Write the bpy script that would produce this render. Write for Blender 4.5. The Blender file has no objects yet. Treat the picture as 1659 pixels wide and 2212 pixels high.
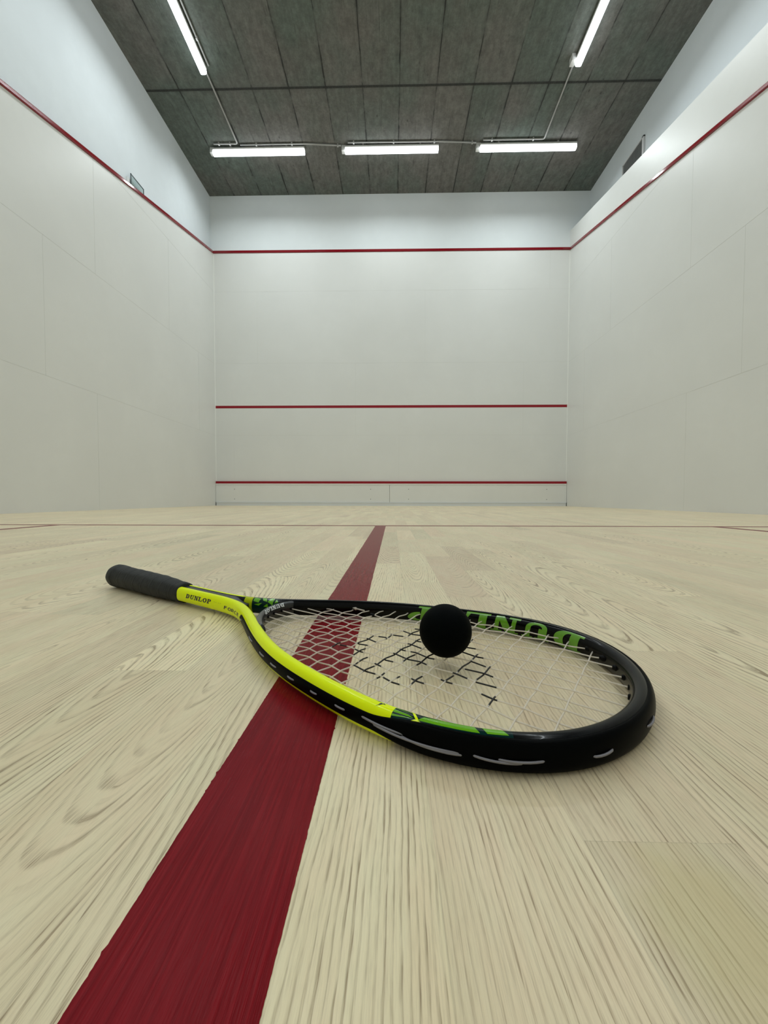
import bpy, bmesh, math, random
from mathutils import Vector, Matrix
random.seed(7)
S = bpy.context.scene
COL = S.collection
PI = math.pi

# ------------------------------------------------------------------ helpers
def link(o, parent=None):
    COL.objects.link(o)
    if parent: o.parent = parent
    return o

def tag(o, label=None, cat=None, group=None, kind=None):
    if label: o['label'] = label
    if cat: o['category'] = cat
    if group: o['group'] = group
    if kind: o['kind'] = kind
    return o

def empty(name, loc, label, cat, group=None):
    o = bpy.data.objects.new(name, None)
    o.empty_display_size = .02
    o.location = loc
    link(o)
    return tag(o, label, cat, group)

class MB:
    def __init__(s):
        s.v = []; s.f = []; s.m = []; s.uv = []; s.sm = []
    def add(s, vs, fs, mi=0, uvs=None, smooth=False):
        b = len(s.v)
        s.v += [tuple(v) for v in vs]
        for i, f in enumerate(fs):
            s.f.append([b + k for k in f]); s.m.append(mi)
            s.uv.append(uvs[i] if uvs else None); s.sm.append(smooth)
    def box(s, a, b, mi=0):
        x0, y0, z0 = a; x1, y1, z1 = b
        vs = [(x0,y0,z0),(x1,y0,z0),(x1,y1,z0),(x0,y1,z0),(x0,y0,z1),(x1,y0,z1),(x1,y1,z1),(x0,y1,z1)]
        s.add(vs, [(0,3,2,1),(4,5,6,7),(0,1,5,4),(1,2,6,5),(2,3,7,6),(3,0,4,7)], mi)
    def rbox(s, a, b, r, mi=0, axis=0, seg=4):
        # box with rounded long edges, extruded along axis
        lo = list(a); hi = list(b)
        o = [i for i in range(3) if i != axis]
        c0 = []; 
        cs = [((hi[o[0]]-r, hi[o[1]]-r), 0), ((lo[o[0]]+r, hi[o[1]]-r), 90), ((lo[o[0]]+r, lo[o[1]]+r), 180), ((hi[o[0]]-r, lo[o[1]]+r), 270)]
        for (cu, cv), a0 in cs:
            for k in range(seg+1):
                t = math.radians(a0 + 90*k/seg)
                c0.append((cu + r*math.cos(t), cv + r*math.sin(t)))
        n = len(c0)
        vs = []
        for w in (lo[axis], hi[axis]):
            for u, v in c0:
                p = [0,0,0]; p[o[0]] = u; p[o[1]] = v; p[axis] = w
                vs.append(tuple(p))
        fs = [(i, (i+1)%n, n+(i+1)%n, n+i) for i in range(n)]
        s.add(vs, fs, mi, smooth=True)
        s.add(vs, [tuple(range(n))[::-1], tuple(range(n, 2*n))], mi)
    def tube(s, pts, r, seg=8, mi=0, caps=True, mis=None):
        pts = [Vector(p) for p in pts]
        n = len(pts)
        rs = r if isinstance(r, (list, tuple)) else [r]*n
        rings = []; up = None
        for i, p in enumerate(pts):
            t = (pts[min(i+1, n-1)] - pts[max(i-1, 0)])
            if t.length < 1e-9: t = Vector((1,0,0))
            t.normalize()
            if up is None:
                up = Vector((0,0,1)) if abs(t.z) < .9 else Vector((1,0,0))
            a = t.cross(up)
            if a.length < 1e-6: a = t.cross(Vector((0,1,0)))
            a.normalize(); b = a.cross(t); up = b
            rings.append([p + rs[i]*(math.cos(2*PI*k/seg)*a + math.sin(2*PI*k/seg)*b) for k in range(seg)])
        vs = [v for rg in rings for v in rg]
        base = len(s.v)
        for i in range(n-1):
            fs = [(i*seg+k, i*seg+(k+1)%seg, (i+1)*seg+(k+1)%seg, (i+1)*seg+k) for k in range(seg)]
            if i == 0: s.add(vs, fs, mis[i] if mis else mi, smooth=True)
            else:
                for f in fs:
                    s.f.append([base+k for k in f]); s.m.append(mis[i] if mis else mi); s.uv.append(None); s.sm.append(True)
        if caps:
            for f, m_ in ((tuple(range(seg))[::-1], mis[0] if mis else mi), (tuple(range((n-1)*seg, n*seg)), mis[-1] if mis else mi)):
                s.f.append([base+k for k in f]); s.m.append(m_); s.uv.append(None); s.sm.append(False)
    def build(s, name, mats, parent=None, fix=True, origin=None):
        me = bpy.data.meshes.new(name)
        vs = s.v
        if origin is not None:
            vs = [(v[0]-origin[0], v[1]-origin[1], v[2]-origin[2]) for v in vs]
        me.from_pydata(vs, [], s.f)
        if not isinstance(mats, (list, tuple)): mats = [mats]
        for m in mats: me.materials.append(m)
        me.polygons.foreach_set('material_index', s.m)
        me.polygons.foreach_set('use_smooth', s.sm)
        if any(u is not None for u in s.uv):
            L = me.uv_layers.new(name='UVMap'); k = 0; flat = []
            for f, u in zip(s.f, s.uv):
                for j in range(len(f)):
                    flat += list(u[j]) if u else [0.0, 0.0]
            L.data.foreach_set('uv', flat)
        if fix:
            bm = bmesh.new(); bm.from_mesh(me)
            bmesh.ops.recalc_face_normals(bm, faces=bm.faces)
            bm.to_mesh(me); bm.free()
        me.update()
        o = bpy.data.objects.new(name, me)
        link(o, parent)
        if origin is not None: o.location = origin
        return o

# ------------------------------------------------------------------ node helpers
class NT:
    def __init__(s, name):
        s.m = bpy.data.materials.new(name); s.m.use_nodes = True
        s.t = s.m.node_tree; s.n = s.t.nodes; s.l = s.t.links
        s.b = s.n.get('Principled BSDF')
    def new(s, ty, **k):
        nd = s.n.new(ty)
        for a, b in k.items(): setattr(nd, a, b)
        return nd
    def set(s, sock, v):
        if hasattr(v, 'links') or isinstance(v, bpy.types.NodeSocket): s.l.new(v, sock)
        else: sock.default_value = v
    def math(s, op, a, b=0.0, c=0.0, clamp=False):
        nd = s.new('ShaderNodeMath', operation=op, use_clamp=clamp)
        s.set(nd.inputs[0], a); s.set(nd.inputs[1], b)
        if op in ('MULTIPLY_ADD', 'COMPARE', 'SMOOTH_MIN'): s.set(nd.inputs[2], c)
        return nd.outputs[0]
    def mix(s, f, a, b, blend='MIX'):
        nd = s.new('ShaderNodeMix', data_type='RGBA', blend_type=blend)
        s.set(nd.inputs[0], f); s.set(nd.inputs[6], a); s.set(nd.inputs[7], b)
        return nd.outputs[2]
    def step(s, x, lo, hi, a=0.0, b=1.0, smooth=False):
        nd = s.new('ShaderNodeMapRange', clamp=True)
        if smooth: nd.interpolation_type = 'SMOOTHSTEP'
        s.set(nd.inputs[0], x); s.set(nd.inputs[1], lo); s.set(nd.inputs[2], hi); s.set(nd.inputs[3], a); s.set(nd.inputs[4], b)
        return nd.outputs[0]
    def noise(s, vec, scale, detail=2.0, rough=.5, dim='3D'):
        nd = s.new('ShaderNodeTexNoise', noise_dimensions=dim)
        s.set(nd.inputs['Vector'], vec); nd.inputs['Scale'].default_value = scale
        nd.inputs['Detail'].default_value = detail; nd.inputs['Roughness'].default_value = rough
        return nd.outputs['Fac']
    def coord(s, which='Object'):
        return s.new('ShaderNodeTexCoord').outputs[which]
    def scale(s, vec, sc, off=None):
        nd = s.new('ShaderNodeMapping'); s.set(nd.inputs['Vector'], vec)
        nd.inputs['Scale'].default_value = sc
        if off is not None: s.set(nd.inputs['Location'], off)
        return nd.outputs[0]
    def sep(s, v):
        nd = s.new('ShaderNodeSeparateXYZ'); s.l.new(v, nd.inputs[0]); return nd.outputs
    def comb(s, x, y, z):
        nd = s.new('ShaderNodeCombineXYZ')
        for i, v in enumerate((x, y, z)): s.set(nd.inputs[i], v)
        return nd.outputs[0]
    def bump(s, h, strength, dist):
        nd = s.new('ShaderNodeBump'); s.l.new(h, nd.inputs['Height'])
        nd.inputs['Strength'].default_value = strength; nd.inputs['Distance'].default_value = dist
        s.l.new(nd.outputs[0], s.b.inputs['Normal'])
    def P(s, **k):
        names = dict(col='Base Color', rough='Roughness', metal='Metallic', spec='Specular IOR Level', coat='Coat Weight', coatr='Coat Roughness', em='Emission Color', ems='Emission Strength', trans='Transmission Weight', ior='IOR', alpha='Alpha', sss='Subsurface Weight', sheen='Sheen Weight')
        for a, v in k.items():
            if a in ('col', 'em') and isinstance(v, (tuple, list)) and len(v) == 3: v = (*v, 1)
            s.set(s.b.inputs[names[a]], v)
        return s.m

def plain(name, col, rough=.5, **k):
    return NT(name).P(col=col, rough=rough, **k)

def srgb(r, g, b):
    f = lambda c: (c/255/12.92) if c/255 <= .04045 else ((c/255+.055)/1.055)**2.4
    return (f(r), f(g), f(b))

# ------------------------------------------------------------------ materials
def mat_wall(name, base, rough, specl=.35, mott=.02):
    t = NT(name)
    o = t.coord()
    n1 = t.noise(o, 1.3, 3); n2 = t.noise(o, 9, 4, .6)
    c = t.mix(t.step(n1, .35, .65), (*[x*(1-mott*1.5) for x in base], 1), (*[x*(1+mott*.5) for x in base], 1))
    c = t.mix(t.math('MULTIPLY', t.step(n2, .4, .7), .5), c, (*[x*(1-mott) for x in base], 1))
    t.P(col=c, rough=rough, spec=specl)
    n3 = t.noise(o, 55, 3, .6)
    t.bump(n3, .15, .0015)
    return t.m
M_panel = mat_wall('white_court_panel', (.745, .75, .725), .38, .3)
M_upper = mat_wall('white_plaster', (.72, .765, .79), .8, .2, .035)
M_seam = plain('panel_seam_grey', (.655, .66, .63), .6)
M_cornerline = plain('pale_corner_sealant', (.86, .87, .83), .45)
M_red = plain('red_line_paint', (.27, .008, .017), .33, spec=.3)
M_profile = plain('red_out_line_profile', (.21, .004, .010), .14, spec=.35, coat=.22, coatr=.05)
M_white_plastic = plain('white_plastic', (.62, .62, .60), .4)
M_grey_plastic = plain('grey_conduit', (.42, .42, .41), .45)
M_metal = plain('grey_metal', (.30, .31, .31), .4, metal=.6)

def mat_ceiling():
    t = NT('board_marked_concrete')
    o = t.coord()
    x, y, z = t.sep(o)
    big = t.noise(t.scale(o, (1.1, .8, 1)), 1.0, 3, .55)
    mid = t.noise(t.scale(o, (3.2, 1.1, 1)), 1.6, 4, .6)
    fine = t.noise(t.scale(o, (7, 3.6, 1)), 2.0, 6, .7)
    grit = t.noise(o, 60, 4, .6)
    # one slightly different tone per formwork board
    bx = t.math('DIVIDE', t.math('SUBTRACT', x, .136), .4905)
    cell = t.math('FLOOR', bx)
    rowc = t.math('FLOOR', t.math('DIVIDE', t.math('ADD', y, 1.89), 2.5))
    wn = t.new('ShaderNodeTexWhiteNoise', noise_dimensions='2D')
    t.l.new(t.comb(cell, rowc, 0), wn.inputs['Vector'])
    tone = t.math('MULTIPLY_ADD', wn.outputs['Value'], .10, .95)
    green = (.150, .176, .158, 1); warm = (.186, .181, .170, 1)
    hue = t.math('ADD', t.math('MULTIPLY', t.step(mid, .38, .62), .45), t.math('MULTIPLY', wn.outputs['Color'], .55))
    c = t.mix(t.step(t.math('ADD', big, t.math('MULTIPLY', t.math('SUBTRACT', wn.outputs['Value'], .5), .14)), .40, .62), green, warm)
    c = t.mix(t.step(fine, .3, .72), t.mix(1.0, c, (.72, .72, .71, 1), 'MULTIPLY'), t.mix(1.0, c, (1.18, 1.18, 1.18, 1), 'MULTIPLY'))
    lng = t.noise(t.scale(o, (30, 2.0, 1)), 1.0, 4, .6)
    c = t.mix(t.step(lng, .35, .65), t.mix(1.0, c, (.86, .86, .86, 1), 'MULTIPLY'), c)
    c = t.mix(t.step(t.noise(o, 26, 5, .7), .35, .65), t.mix(1.0, c, (.88, .88, .87, 1), 'MULTIPLY'), t.mix(1.0, c, (1.08, 1.08, 1.08, 1), 'MULTIPLY'))
    c = t.mix(t.step(grit, .35, .7), t.mix(1.0, c, (.88, .88, .88, 1), 'MULTIPLY'), c)
    v = t.new('ShaderNodeVectorMath', operation='SCALE'); t.l.new(c, v.inputs[0]); t.l.new(tone, v.inputs['Scale'])
    c = v.outputs[0]
    # joints
    wob = t.math('MULTIPLY', t.math('SUBTRACT', t.noise(t.scale(o, (1, 3, 1)), 2.0, 3, .6), .5), .03)
    fx = t.math('ABSOLUTE', t.math('SUBTRACT', t.math('FRACT', t.math('ADD', t.math('ADD', bx, wob), .5)), .5))
    wid = t.step(t.noise(t.scale(o, (2, 1.6, 1)), 2.3, 2), .35, .7, .004, .017)
    jx = t.step(t.math('SUBTRACT', fx, wid), .0, .008, .82, 0.0)
    fade = t.step(t.noise(t.scale(o, (.7, 1.3, 1), (3.1, 1.7, 0)), 2.1, 3, .7), .36, .56, .12, 1.0)
    jx = t.math('MULTIPLY', jx, fade)
    soft = t.math('MULTIPLY', t.step(fx, .0, .06, .28, 0.0), fade)
    yy = t.math('ADD', t.math('DIVIDE', t.math('ADD', y, 1.887), 2.5), t.math('MULTIPLY', wob, .10))
    fy = t.math('ABSOLUTE', t.math('SUBTRACT', t.math('FRACT', t.math('ADD', yy, .5)), .5))
    jy = t.step(fy, .0045, .0085, .8, 0.0)
    edge = t.math('MULTIPLY', t.step(fy, .005, .022, .3, 0.0), t.step(grit, .3, .7))
    # short cracks and pits
    st = t.noise(t.scale(o, (26, 2.2, 1), (5, 2, 0)), 1.6, 2, .5)
    streak = t.step(st, .70, .77, 0.0, .45)
    vo = t.new('ShaderNodeTexVoronoi', feature='F1'); t.l.new(t.scale(o, (1, .6, 1)), vo.inputs['Vector']); vo.inputs['Scale'].default_value = 6.5
    pit = t.math('MULTIPLY', t.step(vo.outputs['Distance'], .045, .10, .6, 0.0), t.step(t.noise(o, 2.6, 2), .48, .56))
    hx = t.math('ABSOLUTE', t.math('SUBTRACT', t.math('FRACT', t.math('ADD', bx, wob)), .5))
    jh = t.math('MULTIPLY', t.step(hx, .002, .010, .55, 0.0), t.step(t.noise(t.scale(o, (.9, 1.0, 1), (7.7, 2.2, 0)), 1.8, 3, .7), .50, .60))
    jx = t.math('MAXIMUM', jx, jh)
    dark = t.math('MAXIMUM', t.math('MAXIMUM', jx, jy), t.math('MAXIMUM', streak, pit))
    dark = t.math('ADD', dark, t.math('ADD', soft, edge), clamp=True)
    c = t.mix(dark, c, (.035, .036, .034, 1))
    t.P(col=c, rough=.85, spec=.25)
    h = t.math('SUBTRACT', t.math('MULTIPLY', grit, .4), t.math('MULTIPLY', dark, 1.5))
    t.bump(h, .5, .004)
    return t.m
M_ceiling = mat_ceiling()

def wood_nodes(t):
    """ring pattern from per-plank attributes; returns colour and height"""
    o = t.coord()
    x, y, z = t.sep(o)
    a1 = t.new('ShaderNodeAttribute', attribute_name='plank_a')   # tone, heart x, taper, vertex y
    a2 = t.new('ShaderNodeAttribute', attribute_name='plank_b')   # hue, seed, ring spacing, contrast
    tone, hx, tap = t.sep(a1.outputs['Vector']); vy = a1.outputs['Alpha']
    hue, seed, spc = t.sep(a2.outputs['Vector']); con = a2.outputs['Alpha']
    sv = t.comb(x, t.math('MULTIPLY', y, .16), t.math('MULTIPLY', seed, 37.0))
    w1 = t.math('SUBTRACT', t.noise(sv, 22, 2, .5), .5)
    w2 = t.math('SUBTRACT', t.noise(t.comb(x, t.math('MULTIPLY', y, .3), t.math('MULTIPLY', seed, 91.0)), 95, 2, .5), .5)
    dx = t.math('SUBTRACT', x, hx)
    dy = t.math('MULTIPLY', tap, t.math('SUBTRACT', y, vy))
    amp = t.math('MULTIPLY_ADD', t.math('MULTIPLY', tap, 1.0), 0.0, .0)
    amp = t.step(t.math('ABSOLUTE', tap), .02, .07, .0024, .013)
    dxx = t.math('ADD', dx, t.math('MULTIPLY', w1, amp))
    dyy = t.math('ADD', dy, t.math('MULTIPLY', w1, t.math('MULTIPLY', amp, .5)))
    r = t.math('SQRT', t.math('ADD', t.math('MULTIPLY', dxx, dxx), t.math('MULTIPLY', dyy, dyy)))
    r = t.math('ADD', r, t.math('MULTIPLY', w2, .0013))
    ring = t.math('DIVIDE', r, t.math('MULTIPLY', spc, t.step(t.math('ABSOLUTE', tap), .02, .05, .60, .80)))
    fr = t.math('FRACT', ring)
    rid = t.math('FLOOR', ring)
    wn = t.new('ShaderNodeTexWhiteNoise', noise_dimensions='2D'); t.l.new(t.comb(rid, t.math('MULTIPLY', seed, 53.0), 0), wn.inputs['Vector'])
    rv = wn.outputs['Value']
    up = t.step(fr, .40, .84, 0, 1, True); dn = t.step(fr, .86, 1.0, 1, 0, True)
    line = t.math('MULTIPLY', t.math('MULTIPLY', up, dn), t.math('MULTIPLY_ADD', rv, .65, .35))
    # long fibres follow the rings: sample fine noise in ring space
    rw = t.math('ADD', x, t.math('MULTIPLY', t.math('SUBTRACT', r, t.math('ABSOLUTE', dx)), 1.0))
    fib = t.noise(t.comb(t.math('MULTIPLY', rw, 1500), t.math('MULTIPLY', y, 42), t.math('MULTIPLY', seed, 11)), 1.0, 3, .65)
    fib2 = t.noise(t.comb(t.math('MULTIPLY', x, 3200), t.math('MULTIPLY', y, 170), seed), 1.0, 2, .6)
    brk = t.noise(t.comb(t.math('MULTIPLY', rw, 330), t.math('MULTIPLY', y, 16), t.math('MULTIPLY', seed, 31)), 1.0, 3, .6)
    pores = t.step(fib, .40, .60)
    line = t.math('MULTIPLY', line, t.math('MULTIPLY_ADD', pores, .75, .25))
    line = t.math('MULTIPLY', line, t.step(brk, .33, .62, .35, 1.15))
    cloud = t.noise(t.comb(t.math('MULTIPLY', x, 26), t.math('MULTIPLY', y, 5), t.math('MULTIPLY', seed, 19)), 1.0, 4, .6)
    tint = t.noise(t.comb(t.math('MULTIPLY', x, 60), t.math('MULTIPLY', y, 16), t.math('MULTIPLY', seed, 7)), 1.0, 3, .6)
    light = t.mix(hue, (.825, .735, .505, 1), (.795, .655, .460, 1))
    light = t.mix(t.step(tint, .35, .65), t.mix(1.0, light, (.985, 1.0, .97, 1), 'MULTIPLY'), t.mix(1.0, light, (1.0, .955, .93, 1), 'MULTIPLY'))
    dark = t.mix(hue, (.34, .262, .150, 1), (.345, .235, .145, 1))
    k = t.math('MULTIPLY', t.math('MULTIPLY', line, con), 1.55, clamp=True)
    k = t.math('ADD', k, t.math('MULTIPLY', t.step(fib, .50, .70), .20), clamp=True)
    k = t.math('ADD', k, t.math('MULTIPLY', t.math('SUBTRACT', fib2, .45), .42), clamp=True)
    c = t.mix(k, light, dark)
    c = t.mix(t.step(cloud, .35, .65, 0, .45), c, t.mix(1.0, c, (.83, .78, .72, 1), 'MULTIPLY'))
    v = t.new('ShaderNodeVectorMath', operation='SCALE'); t.l.new(c, v.inputs[0]); t.l.new(tone, v.inputs['Scale'])
    return v.outputs[0], line, fib, o, (x, y, z)

def mat_floor():
    t = NT('pale_ash_strip_floor')
    c, line, fib, o, (x, y, z) = wood_nodes(t)
    # yellowish stain on the plank at front right, and the thin dark gap between strips
    dx = t.math('DIVIDE', t.math('SUBTRACT', x, .158), .024); dy = t.math('DIVIDE', t.math('ADD', y, 7.288), .034)
    d = t.math('SQRT', t.math('ADD', t.math('MULTIPLY', dx, dx), t.math('MULTIPLY', dy, dy)))
    d = t.math('ADD', d, t.math('MULTIPLY', t.math('SUBTRACT', t.noise(o, 60, 3), .5), .9))
    inb = t.math('MULTIPLY', t.step(y, -7.2557, -7.2553, 1, 0), t.step(x, .131, .1313))
    c = t.mix(t.math('MULTIPLY', t.math('MULTIPLY', t.step(d,   .5, 1.15, .40, 0), inb), 1.0), c, (.56, .47, .20, 1))
    a3 = t.new('ShaderNodeAttribute', attribute_name='UVMap')
    u, v_, _ = t.sep(a3.outputs['Vector'])
    eu = t.math('MINIMUM', u, t.math('SUBTRACT', .0573, u))
    ev = t.math('MINIMUM', v_, t.math('SUBTRACT', a3.outputs['Vector'] if False else 10.0, v_))
    gap = t.step(eu, .00015, .0004, .15, 0)
    gapv = t.step(v_, .0002, .0005, .18, 0)
    c = t.mix(t.math('MAXIMUM', gap, gapv), c, (.22, .17, .10, 1))
    t.P(col=c, rough=t.math('MULTIPLY_ADD', fib, .12, .29), spec=.4)
    h = t.math('SUBTRACT', t.math('MULTIPLY', fib, .5), t.math('MULTIPLY', line, .8))
    t.bump(h, .20, .0005)
    return t.m
M_floor = mat_floor()
M_slab = plain('floor_underlay', (.4, .33, .22), .7)

def mat_redline():
    t = NT('dark_red_floor_paint')
    o = t.coord(); x, y, z = t.sep(o)
    fib = t.noise(t.comb(t.math('MULTIPLY', x, 620), t.math('MULTIPLY', y, 14), 0), 1.0, 3, .6)
    fine = t.noise(t.comb(t.math('MULTIPLY', x, 2200), t.math('MULTIPLY', y, 90), 0), 1.0, 2, .6)
    n = t.noise(o, 12, 2)
    c = t.mix(t.step(fib, .35, .7), (.150, .0045, .0065, 1), (.245, .0105, .0145, 1))
    c = t.mix(t.step(n, .3, .7, 0, .3), c, (.17, .010, .022, 1))
    t.P(col=c, rough=t.math('MULTIPLY_ADD', fine, .12, .20), spec=.12, ior=1.3)
    t.bump(t.math('ADD', fib, t.math('MULTIPLY', fine, .5)), .28, .0004)
    return t.m
M_court_red = mat_redline()

# ------------------------------------------------------------------ room dimensions
LX, RX = -3.205, 3.205          # panel faces of the side walls
ULX, URX = -3.26, 3.55          # upper walls set back
YB = -9.75                      # back wall
ZC = 5.587
def outl(y): return 4.595 + .2525*y     # centre of the raked out line
def ledge(y): return 4.90 + .2*y        # top of right panel wall

# floor: individual strips in one mesh
def make_floor():
    W = .0573
    vs = []; fs = []; A = []; B = []; UV = []
    over = {
        # column index : list of (y_top, y_bottom, tone, heart offset, taper, vertex y, hue, spacing, contrast)
        0: [(-6.873, -7.2555, .93, -.11, .02, 0, .55, .0024, .55), (-7.2555, -7.62, .89, -.14, .02, 0, .45, .0022, .6), (-6.495, -6.873, .90, .03, .12, -6.2, 1.0, .0028, .3)],
        1: [(-6.303, -6.674, .88, .03, .10, -6.75, .8, .0030, .6), (-6.674, -7.02, .99, .012, .09, -6.70, .25, .0036, .9), (-7.02, -7.30, .94, -.02, .05, -6.8, .4, .0032, .8)],
        2: [(-6.45, -7.06, 1.0, .028, .075, -6.70, .3, .0036, .95), (-7.06, -7.5, .96, .10, .02, 0, .5, .0026, .6)],
        -1: [(-7.19, -7.63, 1.02, .10, .02, 0, .45, .0026, .6), (-6.78, -7.19, 1.0, .09, .02, 0, .2, .0026, .55), (-6.42, -6.78, 1.03, .022, .11, -6.60, .1, .0034, .8)],
        -2: [(-7.05, -7.6, 1.06, -.085, .015, 0, .15, .0027, .7), (-6.6, -7.05, 1.04, -.07, .02, 0, .15, .0027, .6)],
        -5: [(-6.74, -7.109, 1.10, .004, .125, -7.19, .0, .0036, 1.0), (-7.109, -7.55, .97, .020, .10, -7.02, .2, .0034, .8), (-6.40, -6.74, 1.07, .030, .16, -6.36, .0, .0034, .9)],
        -4: [(-7.00, -7.42, .98, .03, .10, -7.03, .25, .0028, .55), (-6.6, -7.0, .99, .020, .08, -6.9, .2, .0032, .6)],
        -3: [(-6.9, -7.5, .98, .07, .03, 0, .2, .0026, .7)],
        -6: [(-6.7, -7.4, .95, .09, .015, 0, .35, .0024, .75)],
        -7: [(-6.9, -7.36, 1.0, .028, .06, -7.2, .2, .0032, .6)],
        3: [(-6.62, -7.16, 1.0, .030, .085, -7.02, .25, .0052, .9)],
        4: [(-6.55, -7.1, 1.01, .03, .075, -6.82, .3, .0050, .85)],
    }
    i0 = int(math.floor((-3.32-.131)/W)); i1 = int(math.ceil((3.32-.131)/W))
    for i in range(i0, i1):
        x0 = .131 + i*W; x1 = x0 + W
        segs = []
        ov = sorted(over.get(i, []), key=lambda q: -q[0])
        y = .12
        k = 0
        ph = random.uniform(.05, .4)
        while y > YB-.05:
            if k < len(ov) and y <= ov[k][0]+1e-6:
                q = ov[k]; segs.append((y, q[1], q)); y = q[1]; k += 1; continue
            L = ph if ph else random.uniform(.26, .48); ph = 0
            y2 = y - L
            if k < len(ov) and y2 < ov[k][0] + .06: y2 = ov[k][0]
            segs.append((y, y2, None)); y = y2
        for (a, b, q) in segs:
            xc = (x0+x1)/2
            if q:
                tone, ho, tap, vy, hue, spc, con = q[2:]
                hx = x0 + ho if tap > .035 else xc + ho*1.0
            else:
                tone = random.gauss(1.0, .045); tone = max(.86, min(1.12, tone))
                hue = min(1, max(0, random.gauss(.32, .28)))
                if random.random() < .5:
                    hx = xc + random.uniform(-.02, .02); tap = random.choice((-1, 1))*random.uniform(.05, .15)
                    vy = (a+b)/2 + random.uniform(-.35, .35); spc = random.uniform(.0030, .0042); con = random.uniform(.45, .9)
                else:
                    hx = xc + random.choice((-1, 1))*random.uniform(.05, .16); tap = random.uniform(.005, .02); vy = (a+b)/2+random.uniform(-1, 1)
                    spc = random.uniform(.0020, .0030); con = random.uniform(.3, .75)
            n = len(vs)
            vs += [(x0, b, 0), (x1, b, 0), (x1, a, 0), (x0, a, 0)]
            fs.append((n, n+1, n+2, n+3))
            seed = random.random()
            A += [tone, hx, tap, vy]*4; B += [hue, seed, spc, con]*4
            UV += [0, a-b, W, a-b, W, 0, 0, 0]
    me = bpy.data.meshes.new('floor'); me.from_pydata(vs, [], fs)
    for nm, dat in (('plank_a', A), ('plank_b', B)):
        at = me.attributes.new(nm, 'FLOAT_COLOR', 'CORNER'); at.data.foreach_set('color', dat)
    u = me.uv_layers.new(name='UVMap'); u.data.foreach_set('uv', UV)
    me.materials.append(M_floor); me.materials.append(M_slab)
    bm = bmesh.new(); bm.from_mesh(me)
    b = [bm.verts.new(p) for p in ((-3.7, YB-.2, -.004), (3.7, YB-.2, -.004), (3.7, .2, -.004), (-3.7, .2, -.004),
                                   (-3.7, YB-.2, -.06), (3.7, YB-.2, -.06), (3.7, .2, -.06), (-3.7, .2, -.06))]
    for q in ((0,1,2,3), (7,6,5,4), (0,4,5,1), (1,5,6,2), (2,6,7,3), (3,7,4,0)):
        f = bm.faces.new([b[k] for k in q]); f.material_index = 1
    bm.to_mesh(me); bm.free()
    o = bpy.data.objects.new('floor', me); link(o)
    return tag(o, 'pale ash strip wood floor with dark red court lines', kind='structure')
floor = make_floor()

def painted_strip(name, x0, x1, y0, y1, parent, label, ragged=True):
    """thin film of paint with slightly ragged long edges (long axis y)"""
    mb = MB(); h = .00022
    y = y0; L = []
    rnd = random.Random(3)
    lw = rw = 0
    while True:
        near = y < -6.9
        st = .0010 if near else .03
        tgt = .0 
        lw =   .25*lw + rnd.gauss(0, .00006 if near else .0002); rw =   .25*rw + rnd.gauss(0, .00005 if near else .0002)
        if near and rnd.random() < .012: lw -= rnd.uniform(.0003, .0008)
        if near and rnd.random() < .006: rw += rnd.uniform(.0003, .0008)
        L.append((y, x0 + (lw if ragged else 0), x1 + (rw if ragged else 0)))
        if y >= y1: break
        y = min(y+st, y1)
    vs = []
    for y, a, b in L: vs += [(a, y, 0.00002), (a, y, h), (b, y, h), (b, y, 0.00002)]
    fs = []
    for i in range(len(L)-1):
        k = i*4
        fs += [(k+1, k+2, k+6, k+5), (k, k+1, k+5, k+4), (k+2, k+3, k+7, k+6)]
    fs += [(0, 3, 2, 1), (len(vs)-4, len(vs)-3, len(vs)-2, len(vs)-1)]
    mb.add(vs, fs)
    o = mb.build(name, M_court_red, parent); o['label'] = label
    return o
painted_strip('half_court_line', -.025, .025, -9.7, -5.49, floor, 'broad dark red line running away under the racket')
mbl = MB(); mbl.box((-3.205, -5.49, .00002), (3.205, -5.44, .00022)); o = mbl.build('short_line', M_court_red, floor); o['label'] = 'dark red line crossing the court'
for sx, w in ((-1, 'left'), (1, 'right')):
    mbl = MB(); xa = sx*1.6
    mbl.box((min(xa, xa-sx*.05), -7.1, .00002), (max(xa, xa-sx*.05), -5.491, .00022))
    mbl.box((min(sx*1.601, sx*3.205), -7.1, .00002), (max(sx*1.601, sx*3.205), -7.05, .00022))
    o = mbl.build('service_box_line', M_court_red, floor); o['label'] = 'dark red service box line at %s edge' % w

# front wall -------------------------------------------------------
def wall(name, mb, mats, label=None):
    o = mb.build(name, mats); return tag(o, label, kind='structure')
mb = MB()
mb.box((-3.4, 0, -.02), (3.75, .15, 4.60), 0); mb.box((-3.4, 0, 4.60), (3.75, .15, ZC+.1), 2)
g = .0012
def seam_v(x, z0, z1): mb.box((x-g, -.0008, z0), (x+g, .01, z1), 1)
def seam_h(z, x0, x1): mb.box((x0, -.0008, z-g), (x1, .01, z+g), 1)
for z in (3.885, 2.594, 1.29): seam_h(z, LX+.004, RX-.004)
for x, z0, z1 in ((-.16, 3.885, 4.57), (2.857, 3.885, 4.57), (.636, 2.594, 3.885), (-2.416, 2.594, 3.885), (-.625, 1.29, 2.594), (2.412, 1.29, 2.594), (-2.866, .47, 1.29), (.17, .47, 1.29)):
    seam_v(x, z0, z1)
wf = wall('wall_front', mb, [M_panel, M_seam, mat_wall('front_plaster', (.76, .80, .81), .7, .2, .03)], 'white front wall with three red lines')
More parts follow.
